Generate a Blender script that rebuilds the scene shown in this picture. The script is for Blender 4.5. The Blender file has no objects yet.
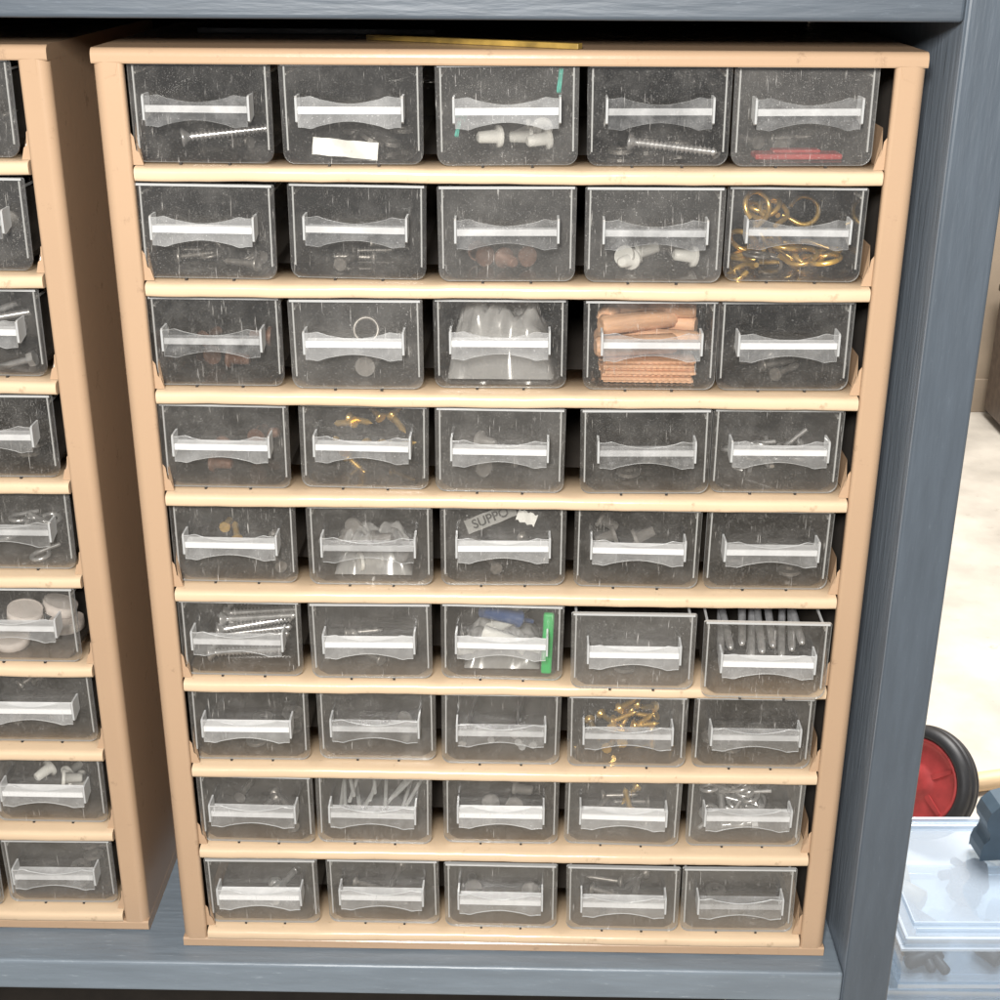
import bpy, math, random
import numpy as np
from mathutils import Vector, Matrix
S=0.01
rng=random.Random(7)
sc=bpy.context.scene
col=bpy.context.collection
# ------------------------------------------------------------------ camera fit
W=31.0; H=41.8
pts=[((-W/2,0,H),(90,50)),((W/2,0,H),(931,50)),((W/2,0,0),(822,958)),((-W/2,0,0),(183,947))]
def basis(p):
    cx,cy,cz,pi,ya,ro,f=p
    F=np.array([math.sin(ya)*math.cos(pi),math.cos(ya)*math.cos(pi),-math.sin(pi)])
    R0=np.array([math.cos(ya),-math.sin(ya),0.]); U0=np.cross(R0,F)
    R=R0*math.cos(ro)+U0*math.sin(ro); U=-R0*math.sin(ro)+U0*math.cos(ro)
    return F,R,U
def proj(p,P):
    F,R,U=basis(p); d=np.array(P)-np.array(p[:3])
    return 500+p[6]*d@R/(d@F), 500-p[6]*d@U/(d@F)
p=np.array([-0.4,-54,46.5,math.radians(22.8),0,0,1400.])
def resid(p):
    r=[]
    for P,q in pts:
        a,b=proj(p,P); r+= [a-q[0],b-q[1]]
    return np.array(r)
for it in range(30):
    r=resid(p); J=np.zeros((8,7))
    for i in range(7):
        h=1e-4*max(1,abs(p[i])); q=p.copy(); q[i]+=h
        J[:,i]=(resid(q)-r)/h
    p=p-np.linalg.lstsq(J,r,rcond=None)[0]
F,R,U=basis(p)
cd=bpy.data.cameras.new("camera"); cam=bpy.data.objects.new("camera",cd); col.objects.link(cam)
M=Matrix(((R[0],U[0],-F[0],p[0]*S),(R[1],U[1],-F[1],p[1]*S),(R[2],U[2],-F[2],p[2]*S),(0,0,0,1)))
cam.matrix_world=M; cd.sensor_width=36; cd.lens=p[6]/1000*36; cd.clip_start=0.01; cd.clip_end=100
sc.camera=cam
# ------------------------------------------------------------------ materials
def newmat(n):
    m=bpy.data.materials.new(n); m.use_nodes=True; nt=m.node_tree; nt.nodes.clear()
    return m,nt,nt.nodes,nt.links
def N(ns,t,**k):
    n=ns.new(t)
    for a,b in k.items(): setattr(n,a,b)
    return n
def pmat(name,c,rough=.5,metal=0,var=.15,vscale=60,bump=0.0,bscale=200,scale=(1,1,1),dirt=None,dirt_amt=.0,coat=0,dscale=4):
    m,nt,ns,lk=newmat(name)
    out=N(ns,'ShaderNodeOutputMaterial'); b=N(ns,'ShaderNodeBsdfPrincipled')
    b.inputs['Roughness'].default_value=rough; b.inputs['Metallic'].default_value=metal
    b.inputs['Coat Weight'].default_value=coat
    tc=N(ns,'ShaderNodeTexCoord'); mp=N(ns,'ShaderNodeMapping'); mp.inputs['Scale'].default_value=scale
    lk.new(tc.outputs['Object'],mp.inputs['Vector'])
    nz=N(ns,'ShaderNodeTexNoise'); nz.inputs['Scale'].default_value=vscale; nz.inputs['Detail'].default_value=4
    lk.new(mp.outputs[0],nz.inputs['Vector'])
    r=N(ns,'ShaderNodeValToRGB'); r.color_ramp.elements[0].position=.3; r.color_ramp.elements[1].position=.7
    r.color_ramp.elements[0].color=(c[0]*(1-var),c[1]*(1-var),c[2]*(1-var),1)
    r.color_ramp.elements[1].color=(min(1,c[0]*(1+var)),min(1,c[1]*(1+var)),min(1,c[2]*(1+var)),1)
    lk.new(nz.outputs['Fac'],r.inputs[0]); cur=r.outputs[0]
    if dirt:
        n2=N(ns,'ShaderNodeTexNoise'); n2.inputs['Scale'].default_value=vscale*dscale; n2.inputs['Detail'].default_value=8; n2.inputs['Roughness'].default_value=.75
        lk.new(mp.outputs[0],n2.inputs['Vector'])
        r2=N(ns,'ShaderNodeValToRGB'); r2.color_ramp.elements[0].position=.60; r2.color_ramp.elements[1].position=.70
        lk.new(n2.outputs['Fac'],r2.inputs[0])
        mu=N(ns,'ShaderNodeMath',operation='MULTIPLY'); lk.new(r2.outputs[0],mu.inputs[0]); mu.inputs[1].default_value=dirt_amt
        mx=N(ns,'ShaderNodeMix',data_type='RGBA'); lk.new(mu.outputs[0],mx.inputs['Factor']); lk.new(cur,mx.inputs['A']); mx.inputs['B'].default_value=(*dirt,1)
        cur=mx.outputs['Result']
    lk.new(cur,b.inputs['Base Color'])
    if bump:
        n3=N(ns,'ShaderNodeTexNoise'); n3.inputs['Scale'].default_value=bscale; n3.inputs['Detail'].default_value=4
        lk.new(mp.outputs[0],n3.inputs['Vector'])
        bp=N(ns,'ShaderNodeBump'); bp.inputs['Strength'].default_value=bump; bp.inputs['Distance'].default_value=.001
        lk.new(n3.outputs['Fac'],bp.inputs['Height']); lk.new(bp.outputs[0],b.inputs['Normal'])
    lk.new(b.outputs[0],out.inputs[0]); return m
def plastic(name,tint=(.9,.892,.875),haze=.018,smudge=.045,scr=.5,hazecol=(.70,.67,.63),rough=.05,spec=.05,detail=True,bump=.35,speck=.45):
    m,nt,ns,lk=newmat(name)
    out=N(ns,'ShaderNodeOutputMaterial')
    tr=N(ns,'ShaderNodeBsdfTransparent'); tr.inputs[0].default_value=(*tint,1)
    gl=N(ns,'ShaderNodeBsdfGlossy'); gl.inputs['Roughness'].default_value=rough; gl.inputs[0].default_value=(.95,.95,.95,1)
    df=N(ns,'ShaderNodeBsdfDiffuse'); df.inputs[0].default_value=(*hazecol,1)
    lw=N(ns,'ShaderNodeLayerWeight'); lw.inputs[0].default_value=.5
    pw=N(ns,'ShaderNodeMath',operation='POWER'); lk.new(lw.outputs['Facing'],pw.inputs[0]); pw.inputs[1].default_value=5
    ma=N(ns,'ShaderNodeMath',operation='MULTIPLY_ADD'); lk.new(pw.outputs[0],ma.inputs[0]); ma.inputs[1].default_value=.8; ma.inputs[2].default_value=spec
    m1=N(ns,'ShaderNodeMixShader'); lk.new(ma.outputs[0],m1.inputs[0]); lk.new(tr.outputs[0],m1.inputs[1]); lk.new(gl.outputs[0],m1.inputs[2])
    m2=N(ns,'ShaderNodeMixShader'); m2.inputs[0].default_value=haze
    lk.new(m1.outputs[0],m2.inputs[1]); lk.new(df.outputs[0],m2.inputs[2])
    lk.new(m2.outputs[0],out.inputs[0])
    if not detail: return m
    tc=N(ns,'ShaderNodeTexCoord'); oi=N(ns,'ShaderNodeObjectInfo')
    ad=N(ns,'ShaderNodeVectorMath',operation='ADD'); lk.new(tc.outputs['Object'],ad.inputs[0])
    sv=N(ns,'ShaderNodeMath',operation='MULTIPLY'); lk.new(oi.outputs['Random'],sv.inputs[0]); sv.inputs[1].default_value=13.
    lk.new(sv.outputs[0],ad.inputs[1])
    n1=N(ns,'ShaderNodeTexNoise'); n1.inputs['Scale'].default_value=80; n1.inputs['Detail'].default_value=6; n1.inputs['Roughness'].default_value=.7
    lk.new(ad.outputs[0],n1.inputs['Vector'])
    r1=N(ns,'ShaderNodeValToRGB'); r1.color_ramp.elements[0].position=.44; r1.color_ramp.elements[1].position=.82; lk.new(n1.outputs['Fac'],r1.inputs[0])
    mp=N(ns,'ShaderNodeMapping'); mp.inputs['Rotation'].default_value=(0,.4,0); mp.inputs['Scale'].default_value=(2200,200,110); lk.new(ad.outputs[0],mp.inputs['Vector'])
    n2=N(ns,'ShaderNodeTexNoise'); n2.inputs['Scale'].default_value=1; n2.inputs['Detail'].default_value=2; lk.new(mp.outputs[0],n2.inputs['Vector'])
    r2=N(ns,'ShaderNodeValToRGB'); r2.color_ramp.elements[0].position=.69; r2.color_ramp.elements[1].position=.79; lk.new(n2.outputs['Fac'],r2.inputs[0])
    n3=N(ns,'ShaderNodeTexNoise'); n3.inputs['Scale'].default_value=2400; n3.inputs['Detail'].default_value=1; lk.new(ad.outputs[0],n3.inputs['Vector'])
    r3=N(ns,'ShaderNodeValToRGB'); r3.color_ramp.elements[0].position=.68; r3.color_ramp.elements[1].position=.80; lk.new(n3.outputs['Fac'],r3.inputs[0])
    hz=N(ns,'ShaderNodeMath',operation='MULTIPLY_ADD'); lk.new(oi.outputs['Random'],hz.inputs[0]); hz.inputs[1].default_value=haze*1.8; hz.inputs[2].default_value=haze*.3
    a1=N(ns,'ShaderNodeMath',operation='MULTIPLY_ADD'); lk.new(r1.outputs[0],a1.inputs[0]); a1.inputs[1].default_value=smudge; lk.new(hz.outputs[0],a1.inputs[2])
    a2=N(ns,'ShaderNodeMath',operation='MULTIPLY_ADD'); lk.new(r2.outputs[0],a2.inputs[0]); a2.inputs[1].default_value=scr; lk.new(a1.outputs[0],a2.inputs[2])
    a3=N(ns,'ShaderNodeMath',operation='MULTIPLY_ADD'); lk.new(r3.outputs[0],a3.inputs[0]); a3.inputs[1].default_value=speck; lk.new(a2.outputs[0],a3.inputs[2]); a3.use_clamp=True
    lk.new(a3.outputs[0],m2.inputs[0])
    if bump:
        bp=N(ns,'ShaderNodeBump'); bp.inputs['Strength'].default_value=bump; bp.inputs['Distance'].default_value=.001
        lk.new(n1.outputs['Fac'],bp.inputs['Height']); lk.new(bp.outputs[0],gl.inputs['Normal'])
    return m
TAN=pmat("tan_enamel",(.405,.272,.172),.23,var=.035,vscale=10,bump=.05,bscale=300,dirt=(.17,.11,.07),dirt_amt=.5,dscale=10)
SHELF=pmat("shelf_enamel",(.60,.445,.295),.22,var=.05,vscale=14,bump=.06,bscale=300,dirt=(.24,.16,.10),dirt_amt=.6,dscale=9)
DARK=pmat("interior_shade_and_dark_parts",(.030,.023,.017),.8,var=.2)  # tan interior's shade put into the colour; also dark nubs and back panel
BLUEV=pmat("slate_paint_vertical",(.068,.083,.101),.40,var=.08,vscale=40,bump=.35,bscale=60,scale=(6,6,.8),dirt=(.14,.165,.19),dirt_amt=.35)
BLUEI=pmat("slate_painted_light_inner_face",(.17,.20,.235),.35,var=.10,vscale=40,bump=.4,bscale=60,scale=(6,6,.8),dirt=(.25,.28,.31),dirt_amt=.35)  # same slate, lightened to stand in for light missing on this face
BLUEH=pmat("slate_painted_light_horizontal",(.16,.19,.22),.40,var=.10,vscale=30,bump=.35,bscale=60,scale=(.8,5,5),dirt=(.34,.38,.41),dirt_amt=.6)  # lower board's stronger light put into a lighter slate
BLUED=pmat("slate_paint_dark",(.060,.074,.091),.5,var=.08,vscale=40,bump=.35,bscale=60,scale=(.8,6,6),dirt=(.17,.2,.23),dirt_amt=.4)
CLEAR=plastic("smoky_clear_plastic",spec=.085)
TUB=plastic("tub_plastic",tint=(.62,.60,.575),haze=.11,hazecol=(.33,.29,.25),detail=False,spec=.07)
EDGE=plastic("plastic_edge",tint=(.55,.55,.55),haze=.38,hazecol=(.88,.88,.86),spec=.22,detail=False)
FROST=plastic("white_label_strip",tint=(.8,.8,.8),haze=.66,smudge=.3,scr=.2,hazecol=(.92,.91,.89),spec=.08,bump=0,speck=.2)
LEDGE=plastic("handle_ledge",tint=(.8,.8,.8),haze=.36,smudge=.25,scr=.2,hazecol=(.85,.84,.82),spec=.08,bump=0)
LIP=plastic("clear_label_window",tint=(.9,.9,.9),haze=.09,smudge=.16,scr=.25,hazecol=(.8,.79,.77),spec=.14)
STEEL=pmat("zinc_steel",(.66,.66,.67),.28,.7,var=.25,vscale=300)
DSTEEL=pmat("dull_steel",(.27,.255,.24),.4,.6,var=.3,vscale=300)
BRASS=pmat("brass",(.85,.55,.17),.28,.7,var=.2,vscale=300)
COPPER=pmat("copper_brown",(.17,.085,.055),.5,.1,var=.2,vscale=300)
WHITE=pmat("white_plastic",(.82,.82,.79),.4,var=.06)
MILK=pmat("milky_plastic",(.42,.43,.43),.2,var=.15)
REDP=pmat("red_plastic",(.40,.045,.045),.5,var=.2)
GREEN=pmat("green_plastic",(.02,.55,.13),.35,var=.1)
BLUEP=pmat("blue_plastic",(.04,.09,.24),.35,var=.1)
TEAL=pmat("teal_plastic",(.03,.40,.32),.4,var=.3,vscale=200)
WOOD=pmat("beech_wood",(.78,.47,.29),.6,var=.25,vscale=120,scale=(.3,3,3),bump=.3)
GREYP=pmat("grey_plastic",(.20,.19,.18),.5,var=.1)
INKP=pmat("black_plastic",(.03,.03,.035),.5)
# ------------------------------------------------------------------ mesh builder
class MB:
    def __init__(s): s.v=[];s.f=[];s.m=[];s.sm=[]
    def add(s,vs,fs,m=0,smooth=False):
        o=len(s.v); s.v+= [tuple(v) for v in vs]
        for f in fs: s.f.append([i+o for i in f]); s.m.append(m); s.sm.append(smooth)
    def box(s,x0,x1,y0,y1,z0,z1,m=0):
        s.add([(x0,y0,z0),(x1,y0,z0),(x1,y1,z0),(x0,y1,z0),(x0,y0,z1),(x1,y0,z1),(x1,y1,z1),(x0,y1,z1)],
          [(0,3,2,1),(4,5,6,7),(0,1,5,4),(1,2,6,5),(2,3,7,6),(3,0,4,7)],m)
    def quad(s,a,b,c,d,m=0): s.add([a,b,c,d],[(0,1,2,3)],m)
    def lathe(s,prof,seg=12,m=0,caps=True,T=None,smooth=True,flute=0):
        vs=[];fs=[]
        for (x,r) in prof:
            for j in range(seg):
                a=2*math.pi*j/seg; rr=r*(1-(flute if j%2 else 0))
                vs.append(Vector((x,rr*math.cos(a),rr*math.sin(a))))
        if T is not None: vs=[T@v for v in vs]
        n=len(prof)
        for i in range(n-1):
            for j in range(seg):
                k=(j+1)%seg; fs.append((i*seg+j,(i+1)*seg+j,(i+1)*seg+k,i*seg+k))
        s.add(vs,fs,m,smooth)
        if caps:
            s.add(vs[:seg],[tuple(range(seg))],m); s.add(vs[-seg:],[tuple(reversed(range(seg)))],m)
    def tube(s,path,r,seg=8,m=0,closed=False):
        path=[Vector(q) for q in path]; n=len(path); vs=[];fs=[]; up=Vector((0.13,.21,.97)).normalized()
        for i,q in enumerate(path):
            if closed: t=path[(i+1)%n]-path[i-1]
            else: t=path[min(i+1,n-1)]-path[max(i-1,0)]
            t.normalize(); a=t.cross(up); 
            if a.length<1e-3: a=t.cross(Vector((1,0,0)))
            a.normalize(); b=t.cross(a); up=-b if (-b).dot(up)>0 else b
            for j in range(seg):
                w=2*math.pi*j/seg; vs.append(q+a*r*math.cos(w)+b*r*math.sin(w))
        for i in range(n if closed else n-1):
            i2=(i+1)%n
            for j in range(seg):
                k=(j+1)%seg; fs.append((i*seg+j,i*seg+k,i2*seg+k,i2*seg+j))
        s.add(vs,fs,m,True)
        if not closed:
            s.add(vs[:seg],[tuple(range(seg))],m); s.add(vs[-seg:],[tuple(reversed(range(seg)))],m)
    def prism(s,outl,axis,a,b,mf=0,ms=0,smooth=False):
        def P(q,t):
            return {'x':(t,q[0],q[1]),'y':(q[0],t,q[1]),'z':(q[0],q[1],t)}[axis]
        n=len(outl)
        A=[P(q,a) for q in outl]; B=[P(q,b) for q in outl]
        s.add(A,[tuple(range(n))],mf); s.add(B,[tuple(reversed(range(n)))],mf)
        s.add(A+B,[(i,(i+1)%n,(i+1)%n+n,i+n) for i in range(n)],ms,smooth)
    def mesh(s,name,mats,fix=True):
        me=bpy.data.meshes.new(name)
        me.from_pydata([(x*S,y*S,z*S) for x,y,z in s.v],[],s.f)
        for q in mats: me.materials.append(q)
        me.polygons.foreach_set('material_index',s.m); me.polygons.foreach_set('use_smooth',s.sm)
        me.update()
        if fix:
            import bmesh
            bm=bmesh.new(); bm.from_mesh(me); bmesh.ops.recalc_face_normals(bm,faces=bm.faces); bm.to_mesh(me); bm.free()
        return me
def ob(name,me,loc=(0,0,0),rot=(0,0,0),parent=None,label=None,cat=None,group=None,bevel=0,seg=2):
    o=bpy.data.objects.new(name,me); col.objects.link(o)
    o.location=[c*S for c in loc]; o.rotation_euler=rot
    if parent: o.parent=parent
    if label: o["label"]=label
    if cat: o["category"]=cat
    if group: o["group"]=group
    if bevel:
        b=o.modifiers.new("bevel",'BEVEL'); b.width=bevel*S; b.segments=seg; b.limit_method='ANGLE'; b.angle_limit=math.radians(35)
    return o
def boxmesh(name,dims,mat):
    m=MB(); m.box(*dims); return m.mesh(name,[mat])
def arc(cx,cy,r,a0,a1,n):
    return [(cx+r*math.cos(math.radians(a0+(a1-a0)*i/n)),cy+r*math.sin(math.radians(a0+(a1-a0)*i/n))) for i in range(n+1)]
# ------------------------------------------------------------------ cabinet meshes
D=16.0
hs=MB()
for sg in (-1,1):
    o=[(15.5,D)]+arc(15.08,.42,.42,0,-90,10)+[(14.60,.01)]+arc(14.50,.16,.15,-90,-180,5)+[(14.35,.30),(15.1,.44),(15.3,D)]
    o=[(sg*x,y) for x,y in o]
    hs.prism(o,'z',.55,H-.35,0,0,False)
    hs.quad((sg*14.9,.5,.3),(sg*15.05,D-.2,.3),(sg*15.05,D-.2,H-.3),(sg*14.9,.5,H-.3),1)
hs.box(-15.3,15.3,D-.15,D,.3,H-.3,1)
o=[(D,0),(.25,0),(.08,.05),(-.012,.15),(-.012,.52),(.05,.60),(D,.62)]
hs.prism(o,'x',-15.505,15.505,0,0)
housing=hs.mesh("housing",[TAN,DARK])
tr=MB()
o=[(D,H),(.35,H)]+arc(.28,H-.29,.29,90,180,8)+[(-.012,H-.50),(.02,H-.56),(.2,H-.58),(D,H-.58)]
tr.prism(o,'x',-15.505,15.505,0,0)
for sg in (-1,1):
    oo=[(sg*15.06,H-.5),(sg*15.06,H-1.12),(sg*14.62,H-.95),(sg*14.52,H-.53)]
    tr.prism(oo,'y',-.010,.2,0,0)
toprail=tr.mesh("top_cover",[TAN])
def make_shelf(seed):
    sh=MB(); rr=random.Random(seed)
    prof=[(3.5,0),(.55,0),(.16,-.04),(.02,-.08),(-.05,-.15),(-.075,-.24),(-.07,-.42),(-.03,-.53),(.05,-.58),(.30,-.58),(.35,-.12),(3.5,-.12)]
    nx=40; ph=rr.uniform(0,6)
    def wob(x,k): return .022*math.sin(x*.31+ph*k)+.014*math.sin(x*1.27+ph*2*k)+.008*math.sin(x*3.1+k)
    rings=[]
    for i in range(nx+1):
        x=-14.28+28.56*i/nx
        rings.append([(x,y+(wob(x,1) if y<.3 else 0),z+(wob(x,2)*.8 if y<.3 else 0)) for y,z in prof])
    n=len(prof); vs=[v for q in rings for v in q]
    sh.add(vs,[(i*n+j,i*n+(j+1)%n,(i+1)*n+(j+1)%n,(i+1)*n+j) for i in range(nx) for j in range(n)],0,True)
    sh.add(rings[0],[tuple(range(n))],0); sh.add(rings[-1],[tuple(reversed(range(n)))],0)
    sh.quad((-14.28,3.5,0),(14.28,3.5,0),(14.28,D-.3,0),(-14.28,D-.3,0),1)  # rear of the tan shelf coloured dark for the light falloff
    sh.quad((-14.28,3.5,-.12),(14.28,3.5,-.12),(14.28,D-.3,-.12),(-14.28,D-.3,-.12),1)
    for sg in (-1,1):
        x=sg*14.30
        sh.add([(x,.45,0),(x,2.2,0),(x,2.2,1.5),(x,.9,1.5),(x-sg*.34,.36,.0),(x-sg*.12,.38,.8)],[(0,1,2,3),(4,0,3,5)],2)
        sh.add([(x-sg*.34,.30,.0),(x+sg*.05,.30,.0),(x+sg*.05,.30,1.2),(x-sg*.05,.30,1.05),(x-sg*.10,.30,.55),(x-sg*.22,.30,.45)],[(0,1,2,3,4,5)],2)
    return sh.mesh("shelf",[SHELF,DARK,TAN],fix=False)
shelves=[make_shelf(i) for i in range(9)]
# drawer
DW=5.40; DH=3.7; r=.42
dr=MB()
hw=DW/2
outl=[(-hw,DH-.05),(-hw+.02,r)]
for i in range(1,8):
    a=math.pi/2*i/7; outl.append((-hw+.03+r*(1-math.cos(a)),r*(1-math.sin(a))))
rt=[(-x,z) for x,z in reversed(outl)]
outl=[(-hw+.06,DH)]+outl+rt+[(hw-.06,DH)]
dr.prism(outl,'y',0,.14,0,1)
tx=hw-.22; tz=.10; th=DH-.45; td=14.6
dr.box(-hw+.08,hw-.08,-.05,.02,DH-.09,DH+.0,1)
sec=[(-tx,th),(-tx,.6),(-tx+.12,.3),(-tx+.45,tz),(tx-.45,tz),(tx-.12,.3),(tx,.6),(tx,th)]
n=len(sec)
A=[(x,.16,z) for x,z in sec]; B=[(x,td,z) for x,z in sec]
dr.add(A+B,[(i,i+1,i+1+n,i+n) for i in range(n-1)],2,False)
dr.add(B,[tuple(range(n))],2)
for sg in (-1,1):
    dr.box(sg*tx-.05,sg*tx+.05,.16,td,th,th+.07,1)
    dr.box(sg*(tx+.02)-.03,sg*(tx+.02)+.03,.03,.13,.5,DH-.12,1)
    dr.box(sg*.95*1-.05,sg*.95+.05,-.02,.14,-.09,-.005,3)
drawer=dr.mesh("drawer",[CLEAR,EDGE,TUB,DARK],fix=False)
# handle
hd=MB()
hx=1.98; zc=2.10; pr=-.85
hd.box(-hx+.05,hx-.05,pr+.16,-.02,zc-.03,zc+.03,3)
hd.box(-hx+.06,hx-.06,pr+.06,pr+.14,zc-.14,zc+.11,0)
for sg in (-1,1):
    oo=[(-.01,zc-.30),(-.01,zc+.50),(pr+.1,zc+.50),(pr,zc+.44),(pr,zc-.42),(pr+.15,zc-.48)]
    hd.prism(oo,'x',sg*hx-.04,sg*hx+.04,1,1)
top=[];bot=[]
for i in range(33):
    t=-1+2*i/32; a=abs(t)
    c=0 if a>.82 else (.5+.5*math.cos(math.pi*a/.82))**.8
    w_=.06*math.exp(-((a-.74)/.1)**2)
    top.append((t*(hx-.05),zc+.46+w_-.22*c)); bot.append((t*(hx-.05),zc-.62-w_+.22*c))
oo=top+bot[::-1]
vf=[(x,pr-.04,z) for x,z in oo]; vb=[(x,pr+.03,z) for x,z in oo]; nn=len(top)
m_=len(oo)
hd.add(vf,[(i,i+1,m_-2-i,m_-1-i) for i in range(nn-1)],2)
hd.add(vf+vb,[(i,(i+1)%m_,(i+1)%m_+m_,i+m_) for i in range(m_)],4)
EDGE2=plastic("bright_edge",tint=(.6,.6,.6),haze=.55,hazecol=(.9,.9,.88),spec=.2,detail=False)
handle=hd.mesh("handle",[FROST,EDGE,LIP,LEDGE,EDGE2],fix=False)

R_y=[(66,163),(187,278),(303,388),(411,493),(515,590),(612,683),(703,770),(785,850),(868,926)]
R_x=[[(130,278),(282,430),(440,583),(590,735),(740,886)],[(138,280),(290,430),(441,580),(587,727),(733,878)],
[(148,288),(293,427),(434,573),(588,722),(726,866)],[(158,295),(302,430),(437,568),(583,714),(720,858)],
[(167,303),(308,437),(443,568),(575,703),(710,843)],[(180,306),(311,437),(443,565),(570,697),(705,834)],
[(190,312),(319,438),(443,562),(567,690),(698,818)],[(198,318),(318,433),(445,560),(565,682),(693,812)],
[(206,322),(329,441),(447,558),(568,680),(685,800)]]
SZ=[H-(4.57+4.51*k)+.25 for k in range(9)]; SZ[8]=1.14
def dx_of(r_,c_):
    y=sum(R_y[r_])/2; l=90+.1037*(y-50); rr=931-.12*(y-50); x=sum(R_x[r_][c_])/2
    return ((x-l)/(rr-l)-.5)*31*1.009
slots={}
def cabinet(loc,rotz,label,cols,tag):
    e=bpy.data.objects.new("drawer_cabinet",None); col.objects.link(e); e.empty_display_size=.02
    e.location=[c*S for c in loc]; e.rotation_euler=(0,0,rotz); e["label"]=label; e["category"]="cabinet"; e["group"]="small parts drawer cabinets"
    ob("housing",housing,parent=e); ob("top_cover",toprail,parent=e)
    for k in range(9): ob("shelf",shelves[k],(0,0,SZ[k]),parent=e)
    for r_ in range(9):
        last=-99
        for c_ in range(5):
            if c_ not in cols: continue
            x=dx_of(r_,c_)-.04 if tag=='R' else -11.2+5.6*c_+rng.uniform(-.08,.08)
            x=max(x,last+DW+.03); x=min(x,13.95-DW/2-(4-c_)*(DW+.03)); last=x
            y=.42+rng.uniform(-.15,.3); z=SZ[r_]+.09
            rz=rng.uniform(-.02,.02); ry=rng.uniform(-.012,.012)
            if tag=='R' and (r_,c_)==(5,4): y=-1.0
            if tag=='R' and (r_,c_)==(5,3): y=-.35
            if tag=='R' and (r_,c_)==(0,4): y=.6
            d=ob("drawer",drawer,(x,y,z),(0,ry,rz),parent=e)
            ob("handle",handle,(0,0,0),parent=d)
            slots[(tag,r_,c_)]=(loc[0]+x,loc[1]+y,loc[2]+z+tz+.01)
    return e
cabinet((0,0,0),0,"tan metal cabinet with five columns of clear plastic drawers",range(5),'R')
cabinet((-33.0,1.1,0),0,"tan metal drawer cabinet standing beside a matching one",(3,4),'L')
# ------------------------------------------------------------------ wooden shelving unit
unit=bpy.data.objects.new("shelving_unit",None); col.objects.link(unit); unit.location=(0,0,-.6)
unit["label"]="slate blue painted wooden shelving unit holding the cabinets"; unit["category"]="shelving unit"
def part(n,d,m,inner=None): 
    d=list(d); d[4]+=60; d[5]+=60
    me=boxmesh(n,d,m)
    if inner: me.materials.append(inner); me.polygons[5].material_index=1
    return ob(n,me,parent=unit,bevel=.15,seg=3)
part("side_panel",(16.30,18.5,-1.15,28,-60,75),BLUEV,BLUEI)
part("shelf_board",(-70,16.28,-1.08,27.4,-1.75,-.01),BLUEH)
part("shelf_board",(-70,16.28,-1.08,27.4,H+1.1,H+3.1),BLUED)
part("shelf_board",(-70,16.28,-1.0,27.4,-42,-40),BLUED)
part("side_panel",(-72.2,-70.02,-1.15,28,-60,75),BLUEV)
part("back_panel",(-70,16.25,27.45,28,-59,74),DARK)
m=MB(); m.box(-4.6,4.6,-.20,.20,0,.20,0)
ob("folding_ruler",m.mesh("folding_ruler",[pmat("ruler_yellow",(.22,.14,.03),.4,var=.5,vscale=90)]),(-1.45,2.4,H+.01),(0,0,-.45),label="dull yellow wooden ruler lying on top of the cabinet",cat="ruler",bevel=.02)
m=MB(); m.box(-5,5,-1.2,1.2,0,.25)
ob("metal_strip",m.mesh("metal_strip",[pmat("dark_grey_metal",(.06,.06,.06),.5,.3)]),(-8.0,8.0,H+.01),(0,0,-.05),label="flat dark grey strip lying on top of the cabinet",cat="strip",bevel=.05)
# ------------------------------------------------------------------ contents
def threaded(L,rr,head,hr,pitch=.12):
    pr_=[(0,hr*.9),(.05,hr),(.08,hr),(head,rr)]
    x=head
    while x<L-.3:
        pr_+= [(x+pitch*.35,rr*.62),(x+pitch*.75,rr*1.2)]; x+=pitch
    pr_.append((L,.01)); return pr_
K={}
def kind(n,mb,mats,zr,label,cat): K[n]=(mb.mesh(n,mats),zr,label,cat)
m=MB(); m.lathe(threaded(1.8,.13,.2,.30),10); kind("small_screw",m,[DSTEEL],.2,"small dull steel screw lying in a clear drawer","screw")
m=MB(); m.lathe(threaded(3.5,.17,.3,.38,.17),12); kind("long_screw",m,[STEEL],.25,"long shiny screw lying in a clear drawer","screw")
m=MB(); m.lathe(threaded(1.3,.13,.2,.27),10); kind("brass_screw",m,[BRASS],.2,"small brass screw lying in a clear drawer","screw")
m=MB(); m.lathe([(0,.34),(.28,.34)],6,smooth=False); m.lathe([(.28,.15)]+sum([[(.3+i*.09,.12),(.35+i*.09,.17)] for i in range(16)],[]),10); kind("hex_bolt",m,[STEEL],.3,"zinc hex bolt lying in a clear drawer","bolt")
m=MB(); m.lathe([(0,.18),(.06,.18),(.07,.09),(4.0,.09),(4.2,.01)],8); kind("nail",m,[STEEL],.12,"thin steel nail lying in a clear drawer","nail")
m=MB(); m.lathe([(0,.07),(.03,.09),(4.4,.09),(4.45,.06)],10); kind("clear_rod",m,[MILK],.15,"pale translucent plastic rod lying in a drawer","rod")
m=MB(); m.lathe([(0,.05),(.05,.12),(.3,.17),(3.0,.17),(5.6,.12),(5.8,.05)],12); kind("metal_rod",m,[STEEL],.22,"slim steel pin lying in a clear drawer","pin")
m=MB(); m.tube([(.5*math.cos(a*math.pi/12),.5*math.sin(a*math.pi/12),0) for a in range(24)],.08,8,closed=True); kind("ring",m,[DSTEEL],.1,"steel ring lying in a clear drawer","ring")
m=MB(); m.tube([(-.7+.11*i,0,0) for i in range(6)]+[(.6*math.sin(a*math.pi/12),0.6-.6*math.cos(a*math.pi/12),0) for a in range(0,20)],.11,8); kind("brass_hook",m,[BRASS],.12,"brass screw hook lying in a clear drawer","hook")
m=MB(); m.tube([(-1.0+.1*i,0,0) for i in range(10)]+[(.4*math.sin(a*math.pi/12),0.4-.4*math.cos(a*math.pi/12),0) for a in range(0,20)],.10,8)
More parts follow.
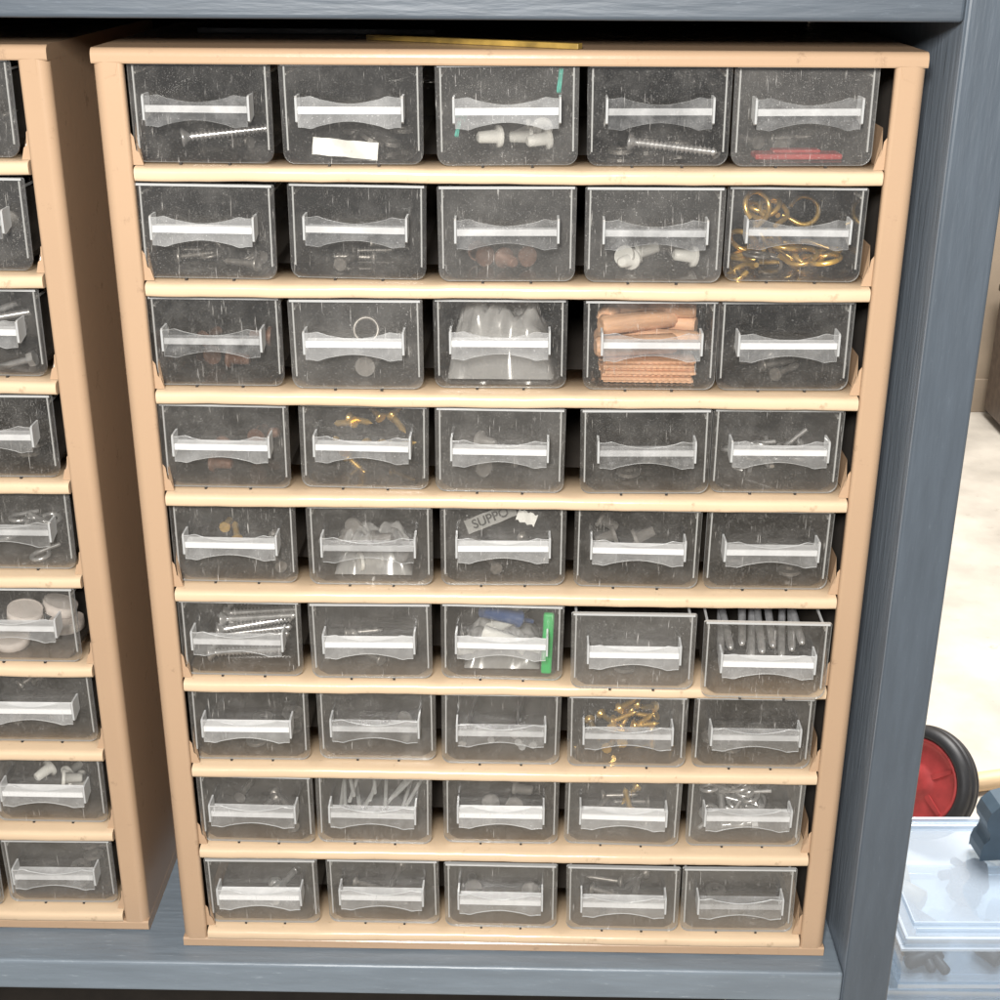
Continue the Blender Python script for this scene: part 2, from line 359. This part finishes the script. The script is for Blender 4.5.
kind("steel_hook",m,[STEEL],.12,"steel screw hook lying in a clear drawer","hook")
m=MB(); m.lathe([(0,.42),(.1,.44),(.16,.42),(.17,.26),(.9,.22),(.95,.15)],14); kind("white_plug",m,[WHITE],.4,"white plastic plug lying in a clear drawer","plug")
K["brown_plug"]=(m.mesh("brown_plug",[COPPER]),.4,"brown plastic wall plug lying in a clear drawer","plug")
K["grey_plug"]=(m.mesh("grey_plug",[GREYP]),.4,"grey plastic wall plug lying in a clear drawer","plug")
m=MB(); m.lathe([(-.08,.2),(-.08,.5),(.08,.5),(.08,.2),(-.08,.2)],18,caps=False,T=Matrix.Rotation(math.pi/2,3,'Y'),smooth=False); kind("washer",m,[DSTEEL],.13,"flat steel washer lying in a clear drawer","washer")
m=MB(); m.lathe([(-.2,.75),(-.25,.8),(.25,.8),(.3,.72)],20,T=Matrix.Rotation(math.pi/2,3,'Y')); kind("felt_pad",m,[pmat("pale_felt",(.75,.68,.64),.9)],.3,"round pale furniture pad lying in a clear drawer","pad")
m=MB(); m.lathe([(-1.7,.34),(-1.58,.43),(1.58,.43),(1.7,.34)],22,flute=.12); kind("wood_dowel",m,[WOOD],.43,"fluted wooden dowel lying in a clear drawer","dowel")
m=MB(); m.box(-1.85,1.85,0,.9,0,.11); 
for i in range(15): m.box(-1.80+.245*i,-1.80+.245*i+.13,-.05,.0,.0,.12)
kind("wood_slat",m,[WOOD],0,"flat ridged wooden slat stacked in a clear drawer","slat")
m=MB(); m.lathe([(-1.2,.32),(.6,.32),(.7,.42),(.8,.42),(.85,.14),(1.5,.1)],14); kind("plastic_tube",m,[WHITE],.4,"white plastic tube with a nozzle in a drawer","tube")
K["blue_tube"]=(m.mesh("blue_tube",[BLUEP]),.4,"blue plastic tube with a nozzle in a drawer","tube")
CX={k:sum(v.co.x for v in K[k][0].vertices)/len(K[k][0].vertices)/S for k in K}
def put(k,slot,dx,dy,dz=0,rz=0,rx=0,ry=0):
    me,zr,lab,cat=K[k]; x,y,z=slots[slot]
    return ob(k,me,(x+dx,y+dy,z+zr+dz),(rx,ry,rz),label=lab,cat=cat,group=cat+"s inside the drawers")
def fill(slot,k,n,y0=.9,y1=6,spread=1.5,zz=.12,tilt=.05,a0=None,x0=0,rx=0):
    for i in range(n):
        a=rng.uniform(0,6.28) if a0 is None else a0+rng.uniform(-.35,.35)
        me=K[k][0]; L=max(v.co.x for v in me.vertices[:])/S-min(v.co.x for v in me.vertices[:])/S
        sp=min(spread,max(.15,2.3-L/2*abs(math.cos(a))-.25))
        y=max(y0+(y1-y0)*(i+.5)/n+rng.uniform(-.2,.2), .35+L/2*abs(math.sin(a))+.2)
        put(k,slot,x0+rng.uniform(-sp,sp)-CX[k]*math.cos(a),y-CX[k]*math.sin(a),rng.uniform(0,zz),a,rng.uniform(-rx,rx) if rx else 0,rng.uniform(-tilt,tilt))
Rr=lambda r_,c_:('R',r_-1,c_-1)
put("long_screw",Rr(1,1),-1.3,1.9,.3,.25,0,-.08); fill(Rr(1,1),"small_screw",4,2,5)
fill(Rr(1,2),"washer",5,2,6,1.7,.6,.5); fill(Rr(1,2),"small_screw",3,2,5)
fill(Rr(1,3),"white_plug",5,1.0,4,1.5,.5,.5)
put("long_screw",Rr(1,4),-1.0,1.6,.3,-.22,0,.08); fill(Rr(1,4),"washer",4,1.5,5)
fill(Rr(1,5),"small_screw",3,3,5)
m=MB(); m.box(-1.7,1.7,-.5,.5,0,.22); m.box(-1.0,.9,-.3,.3,.22,.36)
x,y,z=slots[Rr(1,5)]; ob("red_strip",m.mesh("red_strip",[REDP]),(x,y+1.1,z+.02),(0,0,.05),label="flat dark red plastic strip lying in a drawer",cat="strip",bevel=.08)
fill(Rr(2,1),"ring",4,1.6,4.5,1.2,1.0,.9); fill(Rr(2,1),"small_screw",4,1,4)
fill(Rr(2,2),"small_screw",4,1,5); fill(Rr(2,3),"brown_plug",4,1.0,3.5)
fill(Rr(2,4),"white_plug",5,1,2.8,1.8,.3,.5); fill(Rr(2,4),"small_screw",3,3,5)
fill(Rr(2,5),"brass_hook",9,.9,4.5,1.5,.5,.3,None,0,.5); fill(Rr(2,5),"brass_hook",13,1.2,4.5,1.5,1.9,.5,None,0,1.3); fill(Rr(2,5),"ring",3,1.2,2.6,1.3,.7,.8)
fill(Rr(3,1),"brown_plug",4,1.2,5,1.5,.6,.4); put("ring",Rr(3,2),.2,1.7,1.8,0,1.2,0); fill(Rr(3,2),"grey_plug",3,1,4)
for i in range(7): put("wood_slat",Rr(3,4),rng.uniform(-.12,.12),.42+rng.uniform(-.05,.18),.02+.135*i,rng.uniform(-.03,.03))
for i in range(6): put("wood_slat",Rr(3,4),rng.uniform(-.12,.12),1.75+rng.uniform(-.05,.12),.02+.13*i,rng.uniform(-.03,.03))
for i,(a,b,c,d) in enumerate([(-.5,1.1,1.02,.18),(.5,2.0,1.05,-.22),(-.4,1.9,1.8,.4),(.5,3.0,1.5,-.35),(-.5,3.5,.9,.5),(.2,4.5,1.2,.1),(.4,2.7,2.2,-.15),(.5,5.4,.1,-.1),(-1.3,3.2,2.0,1.3)]): put("wood_dowel",Rr(3,4),a,b,c,d)
fill(Rr(3,5),"small_screw",4,1,5); fill(Rr(4,1),"brown_plug",5,1,5,1.5,.8,.4)
for a in (-.9,-.6,.5,.8,1.0): put("brass_screw",Rr(4,2),a,2.2+rng.uniform(-.4,.4),2.1+rng.uniform(-.25,.2),rng.uniform(0,6),0,rng.uniform(-.8,.8))
fill(Rr(4,2),"brass_screw",5,1.8,4,1.4,1.6,.9)
fill(Rr(4,3),"grey_plug",4,1,5); fill(Rr(4,4),"washer",3,1,5); fill(Rr(4,5),"steel_hook",8,.9,4,1.2,1.2,.6)
fill(Rr(5,1),"brass_screw",2,1.5,3.5,1.3,1.4,.5); fill(Rr(5,1),"small_screw",3,1,4)
fill(Rr(5,2),"grey_plug",6,.9,3.5,1.6,1.2,.5); fill(Rr(5,2),"white_plug",2,1,1.8,1.2,.3)
fill(Rr(5,3),"small_screw",4,1,4); fill(Rr(5,4),"grey_plug",4,1.0,4,1.4,1.3,.5); fill(Rr(5,5),"washer",3,1,4)
for i in range(9): put("long_screw",Rr(6,1),-1.7+.12*(i%4),.8+.42*i,.3+.35*(i%4),.12*(i%3)+.05,0,-.05)
fill(Rr(6,2),"small_screw",3,1,4)
put("plastic_tube",Rr(6,3),-.9,1.5,.4,.3); put("plastic_tube",Rr(6,3),.3,1.0,.9,-.3,0,.2); put("blue_tube",Rr(6,3),.1,1.9,1.7,.4,0,.4); put("plastic_tube",Rr(6,3),.2,2.8,1.0,.9)
fill(Rr(6,4),"washer",2,1,3)
for i in range(9): put("metal_rod",Rr(6,5),-1.8+.44*i,.5+rng.uniform(0,.5),1.3+(i%3)*.3,1.52+rng.uniform(-.12,.12),0,-.16)
fill(Rr(7,1),"washer",4,1,4); fill(Rr(7,2),"grey_plug",2,1,3.5); fill(Rr(7,3),"nail",6,1,3,1.6,1.4,.3,1.4); fill(Rr(7,4),"brass_screw",12,1.2,3.6,.9,2.3,.8,None,.7); fill(Rr(7,4),"brass_screw",6,1,3,1.5,.8)
fill(Rr(7,5),"washer",3,1,3); fill(Rr(8,1),"small_screw",4,1,4)
for i in range(14): put("clear_rod",Rr(8,2),-1.7+.24*i,.6+rng.uniform(0,.3),.9+(i%4)*.35,1.5+rng.uniform(-.3,.3)-.05*(i-7),0,-.05)
fill(Rr(8,3),"grey_plug",4,1,3,1.4,1); fill(Rr(8,4),"small_screw",5,1,3,1.4,1); fill(Rr(8,4),"brass_screw",2,1.5,3,1,1.5,.6); fill(Rr(8,5),"steel_hook",13,.8,3.5,1.5,2.3,.8); fill(Rr(8,5),"hex_bolt",5,.8,3,1.4,1.4,.6)
fill(Rr(9,1),"hex_bolt",3,.8,2.5,1.2,.8,.4); fill(Rr(9,2),"small_screw",3,1,3.0,1.3,.6); fill(Rr(9,3),"grey_plug",3,1,3.0); fill(Rr(9,4),"small_screw",5,1,3.0,1.4,.8); fill(Rr(9,5),"washer",3,1,3)
for r_,k in enumerate(["small_screw","grey_plug","hex_bolt","washer","steel_hook","felt_pad","small_screw","white_plug","washer"]):
    fill(('L',r_,4),k,5,.9,3.6,1.5,1.4,.4)
def card(slot,dx,dy,dz,w,h,rot,name,label,mat,text=None,tcol=None):
    m=MB(); nx,ny=8,3; vs=[];fs=[]
    wv=.012 if text or w>2 else .05
    for i in range(nx+1):
        for j in range(ny+1):
            vs.append((-w/2+w*i/nx,.05*math.sin(i*1.1+j),-h/2+h*j/ny+wv*math.sin(i*2.1+j*3)))
    for i in range(nx):
        for j in range(ny): a=i*(ny+1)+j; fs.append((a,a+ny+1,a+ny+2,a+1))
    m.add(vs,fs,0,True)
    x,y,z=slots[slot]
    o=ob(name,m.mesh(name,[mat],fix=False),(x+dx,y+dy,z+dz),rot,label=label,cat=name.split('_')[-1])
    if text:
        cu=bpy.data.curves.new("t",'FONT'); cu.body=text; cu.size=h*.9*S; cu.align_x='CENTER'; cu.align_y='CENTER'; cu.extrude=.00005; cu.offset=.00008
        t=bpy.data.objects.new("t",cu); col.objects.link(t); dg=bpy.context.evaluated_depsgraph_get(); me=bpy.data.meshes.new_from_object(t.evaluated_get(dg))
        bpy.data.objects.remove(t); me.materials.clear(); me.materials.append(tcol)
        to=bpy.data.objects.new("lettering",me); col.objects.link(to); to.parent=o; to.rotation_euler=(math.pi/2,0,0); to.location=(0,-.0009,0)
    return o
INK=pmat("black_ink",(.012,.012,.012),.6)
card(Rr(1,2),-.35,.35,.42,2.5,.65,(-.3,.1,.1),"paper_label","white paper label lying in a clear drawer",WHITE)
card(Rr(5,3),-.55,.5,2.85,2.3,.62,(-.3,-.42,0),"printed_label","grey label printed with lettering in a drawer",pmat("grey_paper",(.30,.30,.29),.6),"SUPPO",INK)
card(Rr(5,3),1.0,.35,2.95,.85,.5,(-.3,.35,0),"paper_label","small white paper tag in a clear drawer",WHITE)
card(Rr(1,3),1.95,.25,3.0,.16,.9,(-.1,.1,0),"teal_tag","teal paint tag stuck inside a drawer",TEAL)
card(Rr(1,3),-1.75,.25,1.75,.45,.35,(-.3,.5,0),"teal_tag","teal paint tag stuck inside a drawer",TEAL)
card(Rr(1,3),-1.9,.25,1.2,.15,.6,(-.3,.2,0),"teal_tag","teal paint tag stuck inside a drawer",TEAL)
m=MB(); m.box(-.24,.24,-.15,.15,0,3.0)
x,y,z=slots[Rr(6,3)]; ob("green_clip",m.mesh("green_clip",[GREEN]),(x+1.98,y+.45,z),(0.0,.03,0),label="bright green plastic clip standing in a drawer",cat="clip",bevel=.1)
BAG=plastic("polythene_bag",tint=(.92,.92,.92),haze=.34,hazecol=(.88,.88,.88),spec=.16,rough=.2,detail=False)
def bag(slot,w,d,h,label,seed):
    rr=random.Random(seed); m=MB(); n=26; vs=[];fs=[]
    k=[(rr.uniform(-11,11),rr.uniform(-9,9),rr.uniform(0,6)) for _ in range(7)]
    for i in range(n+1):
        for j in range(n+1):
            u=i/n*2-1; v=j/n*2-1; e=(1-abs(u)**5)*(1-v**6)
            q=sum(abs(math.sin(a*u+b*v+c)) for a,b,c in k)/7
            vs.append((u*w/2+.25*math.sin(v*5+k[0][2])*(1-u*u),v*d/2+.35*math.sin(u*7+k[1][2])*e,h*e*(.20+1.05*q)+.02))
    for i in range(n):
        for j in range(n): a=i*(n+1)+j; fs.append((a,a+n+1,a+n+2,a+1))
    m.add(vs,fs,0,True); x,y,z=slots[slot]
    ob("plastic_bag",m.mesh("plastic_bag",[BAG]),(x,y+.7+d/2,z+.02),label=label,cat="bag")
bag(Rr(3,3),4.4,4,3.1,"crumpled clear plastic bag filling a drawer",3)
bag(Rr(6,3),3.4,4,1.2,"small crumpled plastic bag under white tubes",5)
bag(Rr(5,2),3.4,3,1.4,"small crumpled plastic bag among grey plugs",6)
# ------------------------------------------------------------------ background
m=MB(); m.quad((-400,-300,0),(500,-300,0),(500,700,0),(-400,700,0))
fl=ob("floor",m.mesh("floor",[pmat("concrete",(.50,.46,.40),.7,var=.20,vscale=9,bump=.4,bscale=60,dirt=(.30,.27,.22),dirt_amt=.7,dscale=3)]),(0,0,-60)); fl["kind"]="structure"
m=MB(); m.box(-100,300,258,266,-60,160); m.box(-100,300,257,258,-59.9,-52)
ob("wall",m.mesh("wall",[pmat("wall_plaster",(.34,.27,.20),.8,var=.15,vscale=8)]),label="greyish brown plaster wall behind the shelving unit",cat="wall")
m=MB(); m.box(0,34,0,14,2,30); m.box(-.6,34.6,-.6,14.2,30,31.5); m.box(1,4,1,4,0,2); m.box(30,33,1,4,0,2); m.box(2,16,-.5,0,4,28); m.box(18,32,-.5,0,4,28)
ob("low_cupboard",m.mesh("low_cupboard",[pmat("dark_brown_wood",(.10,.075,.06),.5,var=.3)]),(108,240,-60),label="dark brown low cupboard standing against the wall",cat="cupboard",bevel=.2)
wl=bpy.data.objects.new("trolley_wheel",None); col.objects.link(wl); wl.location=(.512,.935,-.529)
wl["label"]="black rubber wheel with a red hub standing on concrete"; wl["category"]="wheel"
ax=Vector((-.74,-.60,.40)).normalized(); wl.rotation_mode='QUATERNION'; wl.rotation_quaternion=ax.to_track_quat('X','Z')
RUB=pmat("black_rubber",(.02,.02,.022),.5,var=.2); 
m=MB(); m.lathe([(-1.6,5.5),(-1.8,5.8),(-1.7,6.4),(-1.3,6.85),(-.75,7.02),(-.65,6.85),(-.5,6.85),(-.4,7.07),(.4,7.07),(.5,6.85),(.65,6.85),(.75,7.02),(1.3,6.85),(1.7,6.4),(1.8,5.8),(1.6,5.5),(-1.6,5.5)],64,caps=False); ob("tyre",m.mesh("tyre",[RUB]),parent=wl)
m=MB(); m.lathe([(-1.4,5.5),(1.5,5.5),(1.7,5.35),(1.55,5.1),(1.2,4.9),(1.1,4.5),(1.15,2.4),(1.3,2.0),(1.6,1.5),(1.7,.6),(1.6,.01)],40); 
for i in range(5):
    a=i*math.pi*.4+.4; T=Matrix.Rotation(a,3,'X'); vs=[T@Vector(v) for v in [(.5,-.5,1.6),(.5,.5,1.6),(.5,.35,4.8),(.5,-.35,4.8),(1.32,-.35,1.6),(1.32,.35,1.6),(1.24,.25,4.8),(1.24,-.25,4.8)]]
    m.add(vs,[(0,3,2,1),(4,5,6,7),(0,1,5,4),(1,2,6,5),(2,3,7,6),(3,0,4,7)])
ob("rim",m.mesh("rim",[REDP]),parent=wl)
m=MB(); m.lathe([(-6,.9),(-5.6,1.3),(30,1.2),(30.6,.8)],16)
ob("wooden_handle",m.mesh("wooden_handle",[pmat("pale_pine",(.62,.46,.28),.5,scale=(.2,3,3))]),(65,103,-58.6),(0,0,.25),label="pale round wooden handle lying on the concrete floor",cat="handle")
for i,(a,b,c) in enumerate([(57,84,1.8),(61,86,1.5),(64,90,1.6),(66,85,2.0),(60,92,1.3)]):
    m=MB(); m.lathe([(0,c*.7),(.3,c),(1.2,c*.95),(1.5,c*.5)],14,T=Matrix.Rotation(-math.pi/2,3,'Y'))
    ob("jar_lid",m.mesh("jar_lid",[WHITE if i%2 else MILK]),(a,b,-60),(0,0,0),label="small pale plastic lid lying on the floor",cat="lid")
CB=plastic("bluish_case_plastic",tint=(.88,.93,.97),haze=.24,hazecol=(.70,.79,.90),spec=.10,detail=False)
CE=plastic("case_edge",tint=(.87,.91,.94),haze=.36,hazecol=(.74,.82,.92),spec=.2,detail=False)
YEL=pmat("ochre_plastic",(.35,.25,.12),.5)
def case(z,x0,y0,w,d,h,rz,seed):
    rr=random.Random(seed)
    e=bpy.data.objects.new("storage_case",None); col.objects.link(e); e.location=((x0+w/2)*S,(y0+d/2)*S,z*S); e.rotation_euler=(0,0,rz)
    e["label"]="translucent bluish plastic storage case in a stack"; e["category"]="storage case"; e["group"]="storage cases stacked on the floor"
    m=MB(); a,b=w/2,d/2
    for t0,t1 in (((-a,-b),(a,-b)),((a,-b),(a,b)),((a,b),(-a,b)),((-a,b),(-a,-b))):
        m.quad((t0[0],t0[1],0.1),(t1[0],t1[1],.1),(t1[0],t1[1],h-1),(t0[0],t0[1],h-1),0)
    m.quad((-a,-b,.1),(a,-b,.1),(a,b,.1),(-a,b,.1),0)
    m.box(-a-.15,a+.15,-b-.15,-b-.02,.1,.5,1)
    ob("case_body",m.mesh("case_body",[CB,CE]),parent=e)
    m=MB()
    for (xa,xb,ya,yb) in ((-a-.4,a+.4,-b-.4,-b+.1),(-a-.4,a+.4,b-.1,b+.4),(-a-.4,-a+.1,-b+.11,b-.11),(a-.1,a+.4,-b+.11,b-.11)): m.box(xa,xb,ya,yb,h-1.0,h-.75,1)
    m.quad((-a+.3,-b+.3,h-.35),(a-.3,-b+.3,h-.35),(a-.3,b-.3,h-.35),(-a+.3,b-.3,h-.35),0)
    m.quad((-a+.3,-b+.3,h-.55),(a-.3,-b+.3,h-.55),(a-.3,b-.3,h-.55),(-a+.3,b-.3,h-.55),0)
    for (xa,xb,ya,yb) in ((-a,a,-b,-b+.3),(-a,a,b-.3,b),(-a,-a+.3,-b+.31,b-.31),(a-.3,a,-b+.31,b-.31),(-a+1.2,a-1.2,-b+1.2,-b+1.35),(-a+1.2,a-1.2,-b+2.0,-b+2.15),(-a+1.2,a-1.2,b-1.35,b-1.2),(-a+1.2,-a+1.35,-b+2.16,b-1.41)):
        m.box(xa,xb,ya,yb,h-.74,h-.05,1)
    ob("lid",m.mesh("lid",[CB,CE]),parent=e,bevel=.06)
    for sg in (-.25,.7):
        m=MB(); m.box(sg*w*.5-1.3,sg*w*.5+1.3,-b-.75,-b-.42,h-2.4,h-.2); ob("latch",m.mesh("latch",[CE]),parent=e,bevel=.15)
    for i in range(12):
        cx=-a+w*(i%6+.5)/6; cy=-b/2 if i<6 else b/2
        m=MB()
        for q in range(9):
            sx,sz=rr.uniform(.5,1.9),rr.uniform(.6,2.4); ox,oy=rr.uniform(-1.2,1.2),rr.uniform(-2.2,2.2)
            m.lathe([(-sx,.3*sz),(-sx*.9,.5*sz),(sx*.9,.5*sz),(sx,.3*sz)],10,T=Matrix.Rotation(rr.uniform(0,3),3,'Z'))
            for vi in range(len(m.v)-60,len(m.v)): m.v[vi]=(m.v[vi][0]+ox,m.v[vi][1]+oy,m.v[vi][2]+sz*.5)
        ob("fittings",m.mesh("fittings",[rr.choice([INKP,DSTEEL,YEL,GREYP,INKP,INKP])]),(cx,cy,.3),parent=e)
for i in range(6): case(-60+5.15*i,31+(i%2)*.8,35.5+.5*(i%3),36,16.5,5.1,.02*(i%2),i)
m=MB()
ou=[(-1.6,0),(3.5,0),(3.6,4.6),(3.2,5.4),(2.2,5.9),(.6,5.9),(-.5,5.6),(-1.2,4.9),(-1.5,4.0),(-1.35,3.3),(-1.0,2.8),(-1.0,2.2),(-1.4,1.7),(-1.6,1.0)]
m.prism(ou,'y',-1.2,1.2)
ob("tool_grip",m.mesh("tool_grip",[pmat("slate_plastic",(.055,.085,.115),.45)]),(42.3,47.5,-29.05),(0,0,.1),label="slate grey rounded plastic tool grip on a case",cat="tool",bevel=.3,seg=4)
# ------------------------------------------------------------------ lights
w=bpy.data.worlds.new("World"); sc.world=w; w.use_nodes=True
w.node_tree.nodes['Background'].inputs[0].default_value=(.97,.98,1,1); w.node_tree.nodes['Background'].inputs[1].default_value=.28
def area(n,loc,tgt,size,pw,c=(1,1,1)):
    l=bpy.data.lights.new(n,'AREA'); l.size=size*S; l.energy=pw; l.color=c
    o=bpy.data.objects.new(n,l); col.objects.link(o); o.location=[q*S for q in loc]
    o.rotation_euler=(Vector(tgt)-Vector(loc)).to_track_quat('-Z','Y').to_euler(); return o
area("key_lamp",(-7,-74,63),(0,0,18),12,14.8,(1,.985,.96))
area("background_fill",(90,120,190),(60,100,-60),100,135,(1,.97,.93))  # added fill with no visible source, brightens the floor behind
sc.view_settings.view_transform='Standard'; sc.view_settings.look='None'; sc.view_settings.exposure=0
